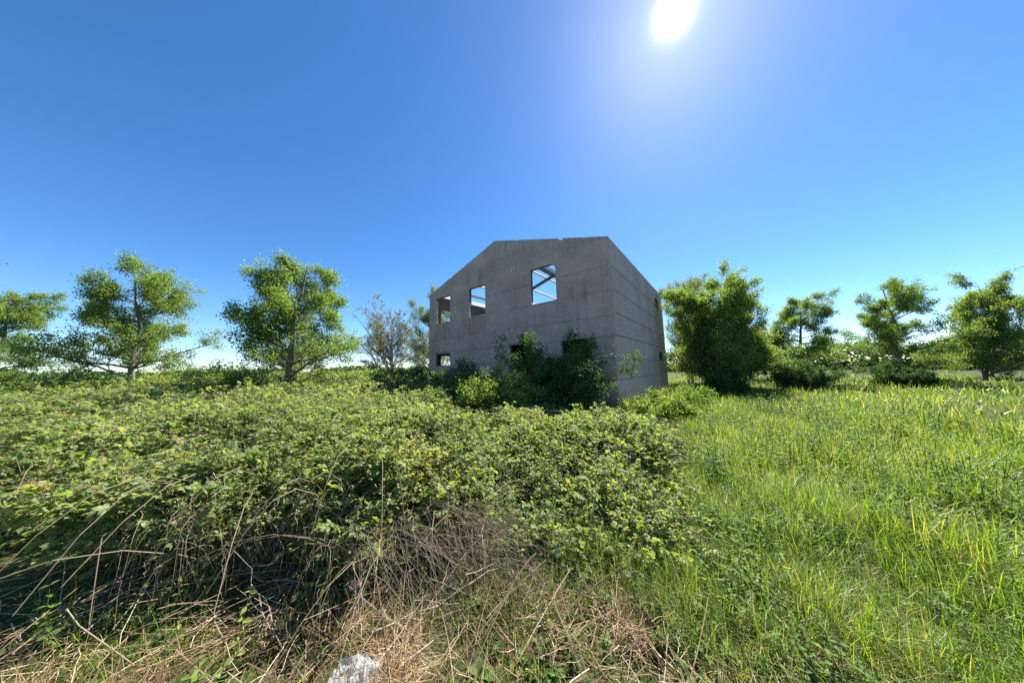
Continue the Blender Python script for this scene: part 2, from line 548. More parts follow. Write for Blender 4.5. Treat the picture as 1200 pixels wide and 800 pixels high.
# keep the number of visible joints low: merge panels column-wise by using a fixed set of cuts
wall('front_wall', [-s for s in scuts], fz, holes, M_FRONT, .22, 'x', 0.0, gable=True, hj={E0 - .5325: .010, E0 + .3368: .010, E0 + 1.2: .006, E0 + 2.06: .006, E0 + 3.11: .004, E0 + 4.16: .006}, vj={-.36: .003, -6.28: .003, -12.25: .002}, notch=((2.05, 2.30, .085), (10.05, 10.292, .05), (.92, 1.10, .018), (4.62, 4.80, .022), (8.86, 9.02, .035)), label='brown-grey weathered gable wall facing the brambles')
rholes = [(9.35, 10.75, 4.02 + E0, 4.70 + E0), (9.35, 10.75, .36 + E0, .92 + E0)]
wall('side_wall', [.222, 3.1, 6.2, 9.2, 9.35, 10.75, 10.95, Ln], [ZB] + e(-.5325, .3368, .36, .92, 1.2782, 2.2137, 3.16, 4.02, 4.1552, 4.70) + [ZE], rholes + [(9.35, 10.75, .92 + E0, 4.02 + E0)], M_SIDE, -.22, 'y', 0.0, hj={E0 - .5325: .008, E0 + .3368: .008, E0 + 1.2782: .016, E0 + 2.2137: .017, E0 + 3.16: .014, E0 + 4.1552: .016}, vj={3.1: .004, 6.2: .004, 9.2: .010, 10.95: .01}, label='pale grey panelled side wall going back from the corner')
lholes = [(.82, 2.25, 3.2 + E0, 4.42 + E0), (.82, 2.25, -.3 + E0, 1.05 + E0), (6, 7.4, 3.2 + E0, 4.42 + E0)]
wall('side_wall', [.222, .82, 2.25, 6, 7.4, Ln], [ZB] + e(-.3, 1.05, 2.2, 3.2, 4.42) + [ZE], lholes, M_FRONT, .22, 'y', -Wd, hj={E0 + 2.2: .006})
wall('back_wall', [-Wd + .222, -8.5, -7.1, -5.6, -3.9, -2.5, -.222], [ZB] + e(-.3, 1.05, 2.2, 3.11, 4.4) + [ZE, ZRIDGE + .1], [(-8.5, -7.1, 3.11 + E0, 4.4 + E0), (-3.9, -2.5, 3.11 + E0, 4.4 + E0)], M_FRONT, -.22, 'x', Ln, gable=True)
# infill below the two left upper windows
for a, b, c, d in PAN:
    acc = Acc(); box(acc, -b + .003, -a - .003, .03, .19, c + .003, d - .003, .28)
    acc.build('infill_panel', M_FRONT, house)
    acc = Acc(); box(acc, -b - .05, -a - .002, -.022, .10, d - .002, d + .042)
    acc.build('window_sill', M_PALE if a < 9 else M_FRONT, house)
acc = Acc(); box(acc, -3.96, -2.46, -.012, .16, 3.11 + E0 - .03, 3.11 + E0 + .028)
acc.build('window_sill', M_FRONT, house)
for poly in ([(-2.497, 4.932 + E0), (-2.80, 4.932 + E0), (-2.60, 4.86 + E0), (-2.497, 4.70 + E0)], [(-3.926, 3.108 + E0), (-3.80, 3.108 + E0), (-3.85, 3.19 + E0), (-3.926, 3.24 + E0)]):
    acc = Acc(); prism(acc, poly, .004, .19, .5)
    acc.build('broken_corner', M_FRONT, house)
# a thin pale strip of broken frame left in the two left openings
acc = Acc(); box(acc, -11.79, -11.755, .03, .08, 3.12 + E0, 4.55 + E0); box(acc, -11.795, -11.70, .025, .09, 4.56 + E0, 4.66 + E0); box(acc, -11.79, -11.71, .026, .08, 3.95 + E0, 4.0 + E0)
acc.build('window_frame', M_PALE, house)
acc = Acc(); box(acc, -8.478, -8.44, .03, .09, 3.155 + E0, 4.1 + E0)
acc.build('window_frame', M_PALE, house)
# lintel board across the left opening
acc = Acc(); box(acc, -11.80, -10.3, -.015, .02, 1.07 + E0, 1.15 + E0)
acc.build('lintel', M_DARKBEAM, house)
acc = Acc(); box(acc, -5.40, -3.82, -.012, .02, 1.205 + E0, 1.30 + E0)
acc.build('lintel', M_RECESS, house)
acc = Acc(); box(acc, -.19, -.03, 9.353, 10.747, .92 + E0 + .003, 4.02 + E0 - .003, .4)
acc.build('infill_panel', M_SIDE, house)
# floor slab and ground slab
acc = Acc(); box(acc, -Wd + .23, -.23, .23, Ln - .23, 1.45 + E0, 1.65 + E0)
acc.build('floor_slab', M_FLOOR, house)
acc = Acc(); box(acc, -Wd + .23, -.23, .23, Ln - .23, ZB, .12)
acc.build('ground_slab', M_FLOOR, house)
# inner partition that keeps the ground floor dark
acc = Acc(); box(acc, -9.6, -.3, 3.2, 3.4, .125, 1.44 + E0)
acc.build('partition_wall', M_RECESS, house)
# bare roof frame
k = (ZRIDGE - ZE) / (Wd / 2)
acc = Acc(); beam(acc, (-Wd / 2, .1, ZRIDGE - .17), (-Wd / 2, Ln - .1, ZRIDGE - .17), .16, .26)
acc.build('ridge_beam', M_DARKBEAM, house)
for s in (6.86, 8.48, 10.0, 11.25):
    z = zroof(s) - .13
    acc = Acc(); beam(acc, (-s, .21, z), (-s, Ln - .21, z), .10, .16, roll=math.atan(k))
    acc.build('purlin', M_PALE if s != 11.25 else M_DARKBEAM, house)
for s in (5.7, 4.1, 2.5, 1.2):
    z = zroof(s) - .13
    acc = Acc(); beam(acc, (-s, .21, z), (-s, Ln - .21, z), .10, .15, roll=-math.atan(k))
    acc.build('purlin', M_PALE, house)
acc = Acc(); beam(acc, (-Wd + .18, .23, ZE + .10), (-Wd + .18, Ln - .23, ZE + .10), .12, .36, roll=math.atan(k) * 1.2)
acc.build('eave_beam', M_PALE, house)
for sgn in (0, 1):
    acc = Acc()
    sA = .25 if sgn == 0 else Wd - .25
    beam(acc, (-sA, 6.55, zroof(sA) - .30), (-Wd / 2, 6.55, ZRIDGE - .30), .15, .20)
    acc.build('rafter', M_DARKBEAM, house)
# small white fittings on the front wall
acc = Acc()
box(acc, -5.10, -5.055, -.06, .002, 5.10 + E0, 5.32 + E0); box(acc, -4.93, -4.885, -.06, .002, 5.10 + E0, 5.32 + E0)
box(acc, -5.055, -4.93, -.058, .002, 5.27 + E0, 5.318 + E0); box(acc, -5.055, -4.93, -.02, .002, 5.102 + E0, 5.14 + E0)
acc.build('wall_bracket', M_WHITE, house)
acc = Acc(); tubes(acc, np.array([[(-5.15, .002, 1.98 + E0), (-5.15, -.02, 1.98 + E0), (-5.15, -.05, 1.975 + E0)]]), np.array([[.075, .08, .06]]), 8)
acc.add([(-5.15 + .06 * math.cos(a), -.05, 1.975 + E0 + .06 * math.sin(a)) for a in np.arange(8) / 8 * 2 * np.pi], [list(range(8))])
acc.build('pipe_cap', M_WHITE, house)

# ------------------------------------------------------------------ trees and shrubs


def rand_unit(rg, n):
    return norm(rg.normal(size=(n, 3)))


def grow(seed, height, r0, start, nch, ratio, angle, upb, wig=.06, lean=(0, 0), trunks=1, tspread=0.0, K=6, rmin=.0022, hmin=.75):
    """vectorised branching skeleton; returns list of (P,R) per level"""
    rg = np.random.default_rng(seed)
    t = np.linspace(0, 1, K)
    base = np.stack([rg.uniform(-.12, .12, trunks) * trunks ** .5, rg.uniform(-.12, .12, trunks) * trunks ** .5, np.full(trunks, -.05)], -1)
    d = norm(np.stack([lean[0] + rg.normal(size=trunks) * tspread, lean[1] + rg.normal(size=trunks) * tspread, np.ones(trunks)], -1))
    hh = height * rg.uniform(hmin, 1.0, trunks) if trunks > 1 else np.full(1, height)
    P = base[:, None] + d[:, None] * t[None, :, None] * hh[:, None, None]
    P = P + np.cumsum(rg.normal(size=P.shape) * wig * hh[:, None, None] * np.array([1, 1, .1]) * .5, 1) * (t[None, :, None] > 0)
    Rr = (r0 * (hh / height))[:, None] * (1 - .86 * t[None])
    out = [(P, Rr)]
    length = hh
    for lv, n in enumerate(nch):
        N = len(P)
        lo = start if lv == 0 else .25
        f = np.sort(rg.uniform(lo, 1.0, (N, n)), 1)
        f = f * (K - 1); i0 = np.clip(f.astype(int), 0, K - 2); fr = f - i0
        ar = np.arange(N)[:, None]
        b = P[ar, i0] * (1 - fr[..., None]) + P[ar, i0 + 1] * fr[..., None]
        tg = norm(P[ar, i0 + 1] - P[ar, i0])
        rb = Rr[ar, i0] * (1 - fr) + Rr[ar, i0 + 1] * fr
        q = norm(rg.normal(size=b.shape)); q = norm(q - tg * (q * tg).sum(-1, keepdims=True))
        an = R(1) * (angle[lv] + rg.normal(size=f.shape) * 9)
        dd = norm(tg * np.cos(an)[..., None] + q * np.sin(an)[..., None] + UP * upb[lv])
        ln = length[:, None] * ratio[lv] * rg.uniform(.65, 1.15, f.shape) * (1.12 - .62 * (f / (K - 1)))
        b = b.reshape(-1, 3); dd = dd.reshape(-1, 3); ln = ln.ravel(); rb = rb.ravel()
        curve = rg.normal(size=dd.shape) * .16 + UP * upb[lv] * .4
        P = b[:, None] + dd[:, None] * (t[None, :, None] * ln[:, None, None]) + curve[:, None] * (t ** 2)[None, :, None] * ln[:, None, None]
        P = P + rg.normal(size=P.shape) * (t > 0)[None, :, None] * ln[:, None, None] * .025
        Rr = np.minimum(rb * .62, ln * .02 + .003)[:, None] * (1 - .8 * t[None])
        Rr = np.maximum(Rr, rmin)
        length = ln
        out.append((P, Rr))
    return out


def leaf_cloud(acc, levels, rg, per, size, spread, wr=.62, upn=.7, detail=False, tmean=.5, tsd=.22, clump=.25, asp=1.0):
    for (P, Rr), n in zip(levels, per):
        if n <= 0: continue
        N, K, _ = P.shape
        cnt = int(N * n)
        bi = rg.integers(0, N, cnt)
        f = (1 - rg.uniform(0, 1, cnt) ** 1.4 * .85) * (K - 1)
        i0 = np.clip(f.astype(int), 0, K - 2); fr = (f - i0)[:, None]
        p = P[bi, i0] * (1 - fr) + P[bi, i0 + 1] * fr
        tg = norm(P[bi, i0 + 1] - P[bi, i0])
        p = p + rg.normal(size=p.shape) * spread
        ax = norm(tg * .5 + rg.normal(size=p.shape) * .8 - UP * .15)
        nr = norm(UP * upn + rg.normal(size=p.shape) * .65)
        tb = rg.normal(size=N)[bi] * clump
        tint = np.clip(tmean + tb * .5 + rg.normal(size=cnt) * tsd, 0, 1)
        L = size * rg.uniform(.6, 1.25, cnt)
        leaves(acc, p, ax, nr, L, L * wr, tint, detail)


def plant(name, label, cat, loc, skel, mats, rg, per, size, spread, group=None, rz=0, parts=('trunk', 'crown'), sides=(7, 6, 5, 3, 3), **kw):
    root = empty(name, loc, rz)
    tag(root, label, cat, group)
    acc = Acc()
    for lv, (P, Rr) in enumerate(skel):
        tubes(acc, P, Rr, sides[min(lv, len(sides) - 1)])
    acc.build(parts[0], mats[0], root, smooth=True)
    acc = Acc()
    leaf_cloud(acc, skel, rg, per, size, spread, **kw)
    acc.build(parts[1], mats[1], root)
    return root


rg = np.random.default_rng(3)
# tall leafy tree at the left edge
sk = grow(21, 6.9, .15, .13, (34, 13, 9), (.44, .40, .40), (68, 52, 48), (.04, .05, .03), wig=.03)
tree_left = plant('leafy_tree', 'tall bright green leafy tree beside the open sky, left of the bare-branched tree', 'tree', (-10.2, 12.0, 0), sk, (M_BARK, M_TREELEAF), rg, (0, 12, 14, 12), .085, .12, group='trees round the house', clump=.5, tmean=.55)
# nearly bare tree
sk = grow(34, 5.5, .20, .08, (36, 9, 7, 6), (.74, .46, .46, .45), (52, 44, 42, 40), (.30, .10, .05, 0), wig=.035, rmin=.0065)
tree_bare = plant('bare_tree', 'pale grey tree with fine bare twigs and few young leaves, left of the house', 'tree', (-10.0, 21.5, 0), sk, (M_TWIG, M_YOUNGLEAF), rg, (0, 0, .3, 1.0, 1.15), .062, .06, group='trees round the house', parts=('trunk', 'crown'), sides=(7, 5, 4, 3, 3))
# half-leafed tree against the left edge of the house
sk = grow(45, 8.2, .17, .05, (32, 12, 8, 3), (.44, .42, .42, .45), (52, 48, 42, 40), (.14, .10, .06, .05), wig=.035, rmin=.005)
tree_mid = plant('half_leafed_tree', 'half leafed yellow-green tree rising behind the left end of the house', 'tree', (-8.4, 26.5, 0), sk, (M_TWIG, M_YOUNGLEAF), rg, (0, 2, 5, 5, 2), .095, .15, group='trees round the house')
# right hand trees
sk = grow(57, 7.0, .08, .02, (22, 12, 8), (.34, .40, .42), (56, 48, 44), (.14, .10, .06), trunks=5, tspread=.17, wig=.04)
tree_r = plant('young_tree', 'dense young multi-stemmed tree standing beside the far end of the side wall', 'tree', (12.85, 16.3, 0), sk, (M_BARK, M_TREELEAF), rg, (0, 5, 7, 6), .095, .12, group='trees round the house', clump=.6, tmean=.62)
sk = grow(68, 10.4, .08, .04, (22, 11, 7), (.26, .42, .45), (42, 44, 42), (.30, .18, .1), trunks=5, tspread=.13, wig=.03)
tree_r2 = plant('slender_tree', 'slender tree with thin upright twigs showing over the end of the roofline', 'tree', (15.6, 23.4, 0), sk, (M_TWIG, M_YOUNGLEAF), rg, (0, 4, 7, 6), .085, .15, group='trees round the house')


def again(src, loc, rz, sc, label):
    c = copy_tree(src)
    c.location = loc; c.rotation_euler = (0, 0, rz); c.scale = (sc, sc, sc)
    c['label'] = label
    return c


again(tree_r, (15.7, 18.0, 0), 1.9, 1.02, 'dense young tree in the hedgerow, second one out from the side wall')
again(tree_left, (21.0, 19.0, 0), 3.9, .9, 'round leafy tree between the dense young trees and the outer hedgerow')
again(tree_left, (28.0, 19.0, 0), 2.4, 1.0, 'broad leafy tree in the hedgerow far out on the right')
again(tree_r, (36.0, 20.0, 0), 4.1, 1.05, 'outermost multi-stemmed tree of the right hand hedgerow')
again(tree_mid, (24.5, 27.0, 0), 3.3, .95, 'yellow-green half leafed tree behind the right hand hedgerow')
again(tree_mid, (-21.0, 25.0, 0), 1.2, .9, 'yellow-green half leafed tree behind the tall left hand tree')
again(tree_left, (-20.5, 14.0, 0), 4.0, 1.05, 'broad leafy tree further out beyond the tall left hand tree')
again(tree_r, (-27.0, 11.0, 0), .7, 1.0, 'multi-stemmed tree at the far left end of the brambles')
again(tree_left, (-36.0, 18.0, 0), 5.2, 1.1, 'outermost broad leafy tree on the left')
again(tree_mid, (-7.6, 33.0, 0), 2.2, 1.12, 'taller yellow-green tree seen through the left upper window')
again(tree_mid, (-3.6, 33.5, 0), 5.0, .85, 'yellow-green half leafed tree standing behind the house')


def shrub(seed, label, loc, h, stems, spread, leafn, size, mats, group='shrubs in front of the house', tmean=.5, name='shrub'):
    sk = grow(seed, h, .022, .12, (9, 7), (.42, .5), (52, 45), (.02, 0), trunks=int(stems * 1.35), tspread=spread * 1.15, wig=.10, hmin=.45)
    return plant(name, label, 'shrub', loc, sk, mats, np.random.default_rng(seed), (leafn * 2, leafn, leafn * .8), size, .07, group=group, parts=('stem', 'foliage'), sides=(5, 4, 3), tmean=tmean, wr=.6)


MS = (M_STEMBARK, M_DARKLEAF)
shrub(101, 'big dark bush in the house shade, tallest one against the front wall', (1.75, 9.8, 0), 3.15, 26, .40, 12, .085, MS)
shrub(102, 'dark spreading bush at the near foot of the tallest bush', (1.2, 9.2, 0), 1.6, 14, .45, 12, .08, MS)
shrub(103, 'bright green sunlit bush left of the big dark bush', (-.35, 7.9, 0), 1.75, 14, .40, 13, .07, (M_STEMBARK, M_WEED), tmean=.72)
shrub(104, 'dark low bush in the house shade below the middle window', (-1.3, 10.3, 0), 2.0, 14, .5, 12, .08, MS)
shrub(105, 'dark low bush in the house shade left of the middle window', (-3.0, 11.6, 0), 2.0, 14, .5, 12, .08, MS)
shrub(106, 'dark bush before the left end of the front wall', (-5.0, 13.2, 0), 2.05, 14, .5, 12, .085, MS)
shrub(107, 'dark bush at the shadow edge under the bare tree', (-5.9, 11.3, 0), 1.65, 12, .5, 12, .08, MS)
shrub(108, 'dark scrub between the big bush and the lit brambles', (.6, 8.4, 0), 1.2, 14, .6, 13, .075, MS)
shrub(109, 'bright green nettle clump before the corner of the side wall', (4.0, 7.6, 0), .85, 22, .45, 12, .07, (M_STEMBARK, M_WEED), tmean=.66, name='nettle_clump')
shrub(110, 'green weedy bush along the foot of the side wall', (6.9, 10.2, 0), .8, 18, .6, 12, .07, (M_STEMBARK, M_WEED), tmean=.6)
shrub(111, 'shaded bush under the dense young tree', (11.6, 14.4, 0), 1.5, 16, .5, 12, .085, MS)
shrub(112, 'dark bush in the hedgerow right of the dense young tree', (17.0, 15.5, 0), 1.8, 18, .5, 12, .09, MS)
shrub(113, 'dark bush at the foot of the outer hedgerow trees', (24.0, 16.0, 0), 1.9, 18, .5, 12, .09, MS)


# ------------------------------------------------------------------ bramble thicket
def edge_x(y):      # right hand edge of the thicket
    return 1.75 + .30 * (y - 2.6) + (vnoise(y, y * 0 + 3.3, 1.1, 9) - .5) * 1.1


def front_y(x):     # near edge of the thicket
    return 2.0 - .15 * sstep(-.6, .5, x) + .25 * sstep(-2, -5, x) + (vnoise(x, x * 0 + 1.7, .6, 8) - .5) * .5


def bmask(x, y):
    a = sstep(0, .35, y - front_y(x))
    b = sstep(.3, -.5, x - edge_x(y))
    c = sstep(0, .8, 30 - y)
    p = 1 - sstep(-2.2, -.2, x - edge_x(y)) * sstep(.62, .42, vnoise(x, y, .9, 19)) * .9
    return a * b * c * p


def bheight(x, y):
    left = sstep(1.5, -6, x)
    h = .62 + .20 * sstep(2.4, 5.5, y) + .30 * sstep(6, 11, y) * (.35 + .65 * left) + .38 * sstep(9, 14, y) * left
    h = h + .12 * sstep(-.5, -2.5, x) * sstep(6, 3, y)
    h = h * (1 - .50 * sstep(5.0, 6.6, y) * sstep(-2.6, -.8, x) * sstep(12, 9, y))
    h = h + (vnoise(x, y, 1.15, 1) - .5) * .46 + (vnoise(x, y, .42, 2) - .5) * .34 + (vnoise(x, y, .19, 3) - .5) * .16
    h = h * (1 - .20 * sstep(.05, .18, x / np.maximum(y, 1)) - .12 * sstep(.25, .42, x / np.maximum(y, 1)))
    mid = sstep(-.55, -.1, x)
    h = h * ((1 - mid) * (.62 + .38 * sstep(0, .8, y - front_y(x))) + mid * (.28 + .72 * sstep(-.1, 1.9, y - front_y(x)))) * (.55 + .45 * sstep(.2, -1.2, x - edge_x(y)))
    return h


rg = np.random.default_rng(77)


def polar(n, r0, r1, a0, a1, pw):
    u = rg.uniform(0, 1, n)
    if abs(pw) < 1e-6: r = r0 * (r1 / r0) ** u
    else: r = (r0 ** pw + u * (r1 ** pw - r0 ** pw)) ** (1 / pw)
    th = R(1) * rg.uniform(a0, a1, n)
    return r * np.sin(th), r * np.cos(th), r


def inside_house(x, y, mrg=.0):
    dx, dy = x - COR[0], y - COR[1]
    c, s = math.cos(-YAW), math.sin(-YAW)
    lx = c * dx - s * dy; ly = s * dx + c * dy
    return (lx < mrg) & (lx > -Wd - mrg) & (ly > -mrg) & (ly < Ln + mrg)


def bramble_shoots(acc, n, r0, r1, a0, a1, pw, nodes, lsize, detail, depth=.13):
    x, y, r = polar(n, r0, r1, a0, a1, pw)
    gapn = .10 + .90 * sstep(.28, .52, vnoise(x, y, .55, 21) * .6 + vnoise(x, y, .22, 22) * .4)
    keep = (rg.uniform(0, 1, n) < bmask(x, y) * gapn) & ~inside_house(x, y, .1)
    x, y, r = x[keep], y[keep], r[keep]
    n = len(x)
    dp = rg.exponential(depth, n)
    z = np.maximum(bheight(x, y) - dp, .04) + terrain(x, y)
    hgrad = np.stack([bheight(x + .15, y) - bheight(x - .15, y), bheight(x, y + .15) - bheight(x, y - .15)], -1) / .3
    az = rg.uniform(0, 2 * np.pi, n)
    el = R(1) * rg.normal(38, 28, n)
    up_ = rg.uniform(0, 1, n) < .16
    el = np.where(up_, R(1) * rg.normal(68, 14, n), el); z = z + up_ * rg.uniform(.04, .2, n)
    d = np.stack([np.cos(az) * np.cos(el), np.sin(az) * np.cos(el), np.sin(el)], -1)
    d[:, :2] -= hgrad * .5
    d = norm(d)
    ln = rg.uniform(.15, .42, n) * (1 + .03 * r)
    t = (np.arange(nodes) + .6) / nodes
    C = np.stack([x, y, z], -1)[:, None] + d[:, None] * (t[None, :, None] * ln[:, None, None]) - UP * (t ** 2)[None, :, None] * (ln * .45)[:, None, None]
    C = C - d[:, None] * (ln * .35)[:, None, None]
    # stems
    K = 4
    tt = np.linspace(0, 1, K)
    S = np.stack([x, y, z], -1)[:, None] + d[:, None] * (tt[None, :, None] * ln[:, None, None]) - UP * (tt ** 2)[None, :, None] * (ln * .45)[:, None, None] - d[:, None] * (ln * .35)[:, None, None]
    tubes(acc, S, np.full((n, K), .0022) * (1 - .5 * tt)[None] * (1 + .05 * r)[:, None], 3, rg.uniform(0, 1, n), mat=1)
    side = norm(np.cross(d, UP) + 1e-6)
    sgn = np.where(np.arange(nodes) % 2 == 0, 1, -1)[None, :, None]
    ax = norm(d[:, None] * .55 + side[:, None] * sgn * .8 + rg.normal(size=C.shape) * .35)
    nr = norm(UP * .75 + np.array(SUN) * .34 + rg.normal(size=C.shape) * .62)
    patch = (vnoise(x, y, .9, 31) - .5) * .55
    tint = np.clip(.48 + patch[:, None] + rg.normal(size=(n, 1)) * .14 + rg.normal(size=(n, nodes)) * .12 + t[None] * .15, 0, .955)
    tint = np.where(rg.uniform(0, 1, tint.shape) < (.006 + .22 * sstep(.80, .95, vnoise(x, y, .45, 35)))[:, None], .99, tint)
    C = C.reshape(-1, 3); ax = ax.reshape(-1, 3); nr = nr.reshape(-1, 3); tint = tint.ravel()
    sz = (lsize * (.72 + .6 * vnoise(x, y, .75, 33))[:, None] * rg.uniform(.55, 1.15, (n, 1)) * rg.uniform(.75, 1.15, (n, nodes)) * (1 + .022 * r)[:, None]).ravel()
    pet = ax * (sz * .5)[:, None]
    ax = norm(ax - nr * (ax * nr).sum(-1, keepdims=True))
    sd_ = np.cross(nr, ax)
    leaves(acc, C + pet, ax - UP * .15, nr, sz, sz * .74, tint, detail)
    for q in (-1, 1):
        a2 = norm(ax * .35 + sd_ * q)
        n2 = norm(nr + sd_ * q * .25 + rg.normal(size=nr.shape) * .12)
        leaves(acc, C + pet * .92, a2 - UP * .15, n2, sz * .82, sz * .60, np.clip(tint + rg.normal(size=len(tint)) * .05, 0, 1), detail)


acc = Acc()
bramble_shoots(acc, 16000, 2.0, 4.6, -62, 40, 1.2, 7, .041, True)
bramble_shoots(acc, 19000, 4.4, 9.5, -62, 40, 1.0, 7, .047, False)
bramble_shoots(acc, 15000, 9.0, 30, -68, 30, .7, 6, .066, False, depth=.16)
# long arching live stems
x, y, r = polar(1500, 2.1, 12, -62, 38, 1.0)
kp = (bmask(x, y) > .4) & ~inside_house(x, y, .1); x, y, r = x[kp], y[kp], r[kp]
n = len(x); t = np.linspace(0, 1, 7)
az = rg.uniform(0, 2 * np.pi, n); ln = rg.uniform(.6, 1.5, n)
P = np.stack([x[:, None] + np.cos(az)[:, None] * ln[:, None] * t, y[:, None] + np.sin(az)[:, None] * ln[:, None] * t, .02 + (bheight(x, y) * 1.02)[:, None] * np.sin(np.pi * (.08 + .75 * t))[None] * 1.02], -1)
tubes(acc, P, np.full((n, 7), .0045) * (1 - .55 * t)[None], 4, rg.uniform(0, 1, n), mat=1)
bram = acc.build('bramble_thicket', [M_BRAMBLE, M_STEM])
tag(bram, 'waist high tangle of green brambles filling the ground before the house', 'brambles', kind='stuff')

# ------------------------------------------------------------------ dead canes over the near edge and in the hollow
acc = Acc()


def canes(n, xr, dy0, dy1, drop, ln0, ln1, rad, fan, sd=38, wob=.016):
    x = rg.uniform(*xr, n)
    fy = front_y(x)
    y = fy + rg.uniform(dy0, dy1, n)
    h = np.maximum(bheight(x, np.maximum(y, fy + .3)), .3) * rg.uniform(.45, 1.0, n)
    ln = rg.uniform(ln0, ln1, n)
    az = R(1) * (-90 + rg.normal(fan, sd, n))
    t = np.linspace(0, 1, 8)
    z = h[:, None] + (.10 * np.sin(np.pi * t * .9))[None] - (drop * rg.uniform(.5, 1.3, n))[:, None] * (t ** 1.7)[None] * h[:, None]
    z = np.maximum(z, .015 + rg.uniform(0, .12, n)[:, None])
    P = np.stack([x[:, None] + np.cos(az)[:, None] * ln[:, None] * t, y[:, None] + np.sin(az)[:, None] * ln[:, None] * t * .7, z], -1)
    P = P + np.cumsum(rg.normal(size=P.shape) * wob, 1)
    rr = rad * rg.uniform(.45, 1.4, n)
    tubes(acc, P, rr[:, None] * (1 - .6 * t)[None], 4, np.clip(rg.normal(.6, .27, n), 0, 1))


canes(120, (-3.4, -.1), .0, .5, .9, .22, .6, .0016, 48)
canes(120, (-1.3, -.2), .0, .4, 1.1, .5, 1.1, .0017, 62, 13, .008)
canes(70, (-1.1, -.1), .0, .4, 1.1, .4, .9, .0015, 25, 20, .009)
canes(300, (-2.6, -.2), -.05, .45, .7, .12, .4, .0010, 40)
canes(110, (-.8, .05), -.3, .3, 1.0, .25, .7, .0012, 55, 22)
canes(40, (-6, -1.2), .15, 1.0, .8, .3, .7, .0018, 0)
# flat tangle on the ground in the hollow
n = 480
x = rg.uniform(-4.2, .9, n); y = front_y(x) + rg.normal(-.25, .28, n)
az = rg.uniform(0, 2 * np.pi, n); ln = rg.uniform(.12, .6, n); t = np.linspace(-.5, .5, 5)
P = np.stack([x[:, None] + np.cos(az)[:, None] * ln[:, None] * t, y[:, None] + np.sin(az)[:, None] * ln[:, None] * t, (terrain(x, y) + rg.uniform(.01, .16, n))[:, None] + rg.normal(size=(n, 1)) * .25 * ln[:, None] * t], -1)
P = P + np.cumsum(rg.normal(size=P.shape) * .008, 1)
P[..., 2] = np.maximum(P[..., 2], .012)
tubes(acc, P, rg.uniform(.0012, .0032, n)[:, None] * np.ones((1, 5)), 4, np.clip(rg.normal(.45, .28, n), 0, 1))
cn = acc.build('dead_bramble_canes', M_CANE)
tag(cn, 'bleached dead bramble canes hanging over the hollow at the near edge', 'canes', kind='stuff')


# ------------------------------------------------------------------ grass, straw and weeds
def gmask(x, y):
    right = sstep(-.2, .7, x - edge_x(np.maximum(y, 1.0)) + .25)
    nearb = sstep(.35, -.25, y - front_y(x) - .45)
    gr = np.maximum(right, nearb * (.12 + .88 * sstep(-.5, .3, x)))
    return gr


def strawmask(x, y):
    f = sstep(2.25, 1.5, y + (vnoise(x, y, .5, 41) - .5) * 1.1)
    f = f * (1 - .9 * sstep(-.25, -.55, x) * sstep(1.5, 1.7, y + .12 * sstep(-1.2, -2, x)))
    f = f * (1 - .97 * (np.hypot((x + .83) / .17, (y - 1.47) / .13) < 1))
    f = f * (1 - .82 * sstep(.75, 1.25, x + (vnoise(x, y, .4, 42) - .5) * .5)) + .04
    return np.clip(f, 0, 1)


acc = Acc()


def grass(n, r0, r1, a0, a1, pw, h0, h1, w):
    x, y, r = polar(n, r0, r1, a0, a1, pw)
    cl = sstep(.3, .62, vnoise(x, y, .38, 51) * .6 + vnoise(x, y, .13, 52) * .4)
    kp = (rg.uniform(0, 1, n) < gmask(x, y) * (1 - .85 * strawmask(x, y)) * (.25 + .75 * cl)) & ~inside_house(x, y, .05)
    x, y, r = x[kp], y[kp], r[kp]; n = len(x)
    H = rg.uniform(h0, h1, n) * (.6 + .7 * vnoise(x, y, .6, 53)) * (.55 + .45 * sstep(1.2, 2.6, r))
    blades(acc, np.stack([x, y, terrain(x, y) - .01], -1), H, rg.uniform(0, 2 * np.pi, n), np.abs(rg.normal(.12, .14, n)), np.abs(rg.normal(.55, .4, n)), w * rg.uniform(.6, 1.4, n) * (1 + .09 * r), np.where(rg.uniform(0, 1, n) < .10 * (.3 + 1.4 * vnoise(x, y, .5, 57)), 1.0, np.clip(rg.normal(.5, .2, n) + (vnoise(x, y, .8, 54) - .5) * .6, 0, .92)))


grass(120000, 1.0, 4.2, -60, 64, 1.2, .14, .36, .0042)
grass(90000, 3.8, 12, -10, 68, 1.0, .22, .46, .0055)
grass(60000, 11, 45, -66, 68, .6, .25, .5, .011)
go = acc.build('grass', M_GRASS)
tag(go, 'long fresh green grass growing right of the brambles', 'grass', kind='stuff')

acc = Acc()


def straw(n, r0, r1, a0, a1, pw, upr):
    x, y, r = polar(n, r0, r1, a0, a1, pw)
    kp = rg.uniform(0, 1, n) < np.maximum(strawmask(x, y), .22 * (1 - sstep(3, 5, r))) * (1 - .6 * bmask(x, y)) * (.05 + .95 * sstep(.36, .62, vnoise(x, y, .22, 61) * .7 + vnoise(x, y, .7, 63) * .3))
    x, y, r = x[kp], y[kp], r[kp]; n = len(x)
    z = terrain(x, y) + (0 if upr else 1) * rg.uniform(0, .09, n)
    H = rg.uniform(.08, .30, n)
    lean = np.abs(rg.normal(.35, .35, n)) if upr else rg.normal(1.45, .25, n)
    blades(acc, np.stack([x, y, z], -1), H, rg.uniform(0, 2 * np.pi, n), lean, rg.normal(.25, .6, n), .0032 * rg.uniform(.5, 1.6, n), np.clip(rg.normal(.5, .26, n) + (vnoise(x, y, .3, 62) - .5) * .5, 0, 1))


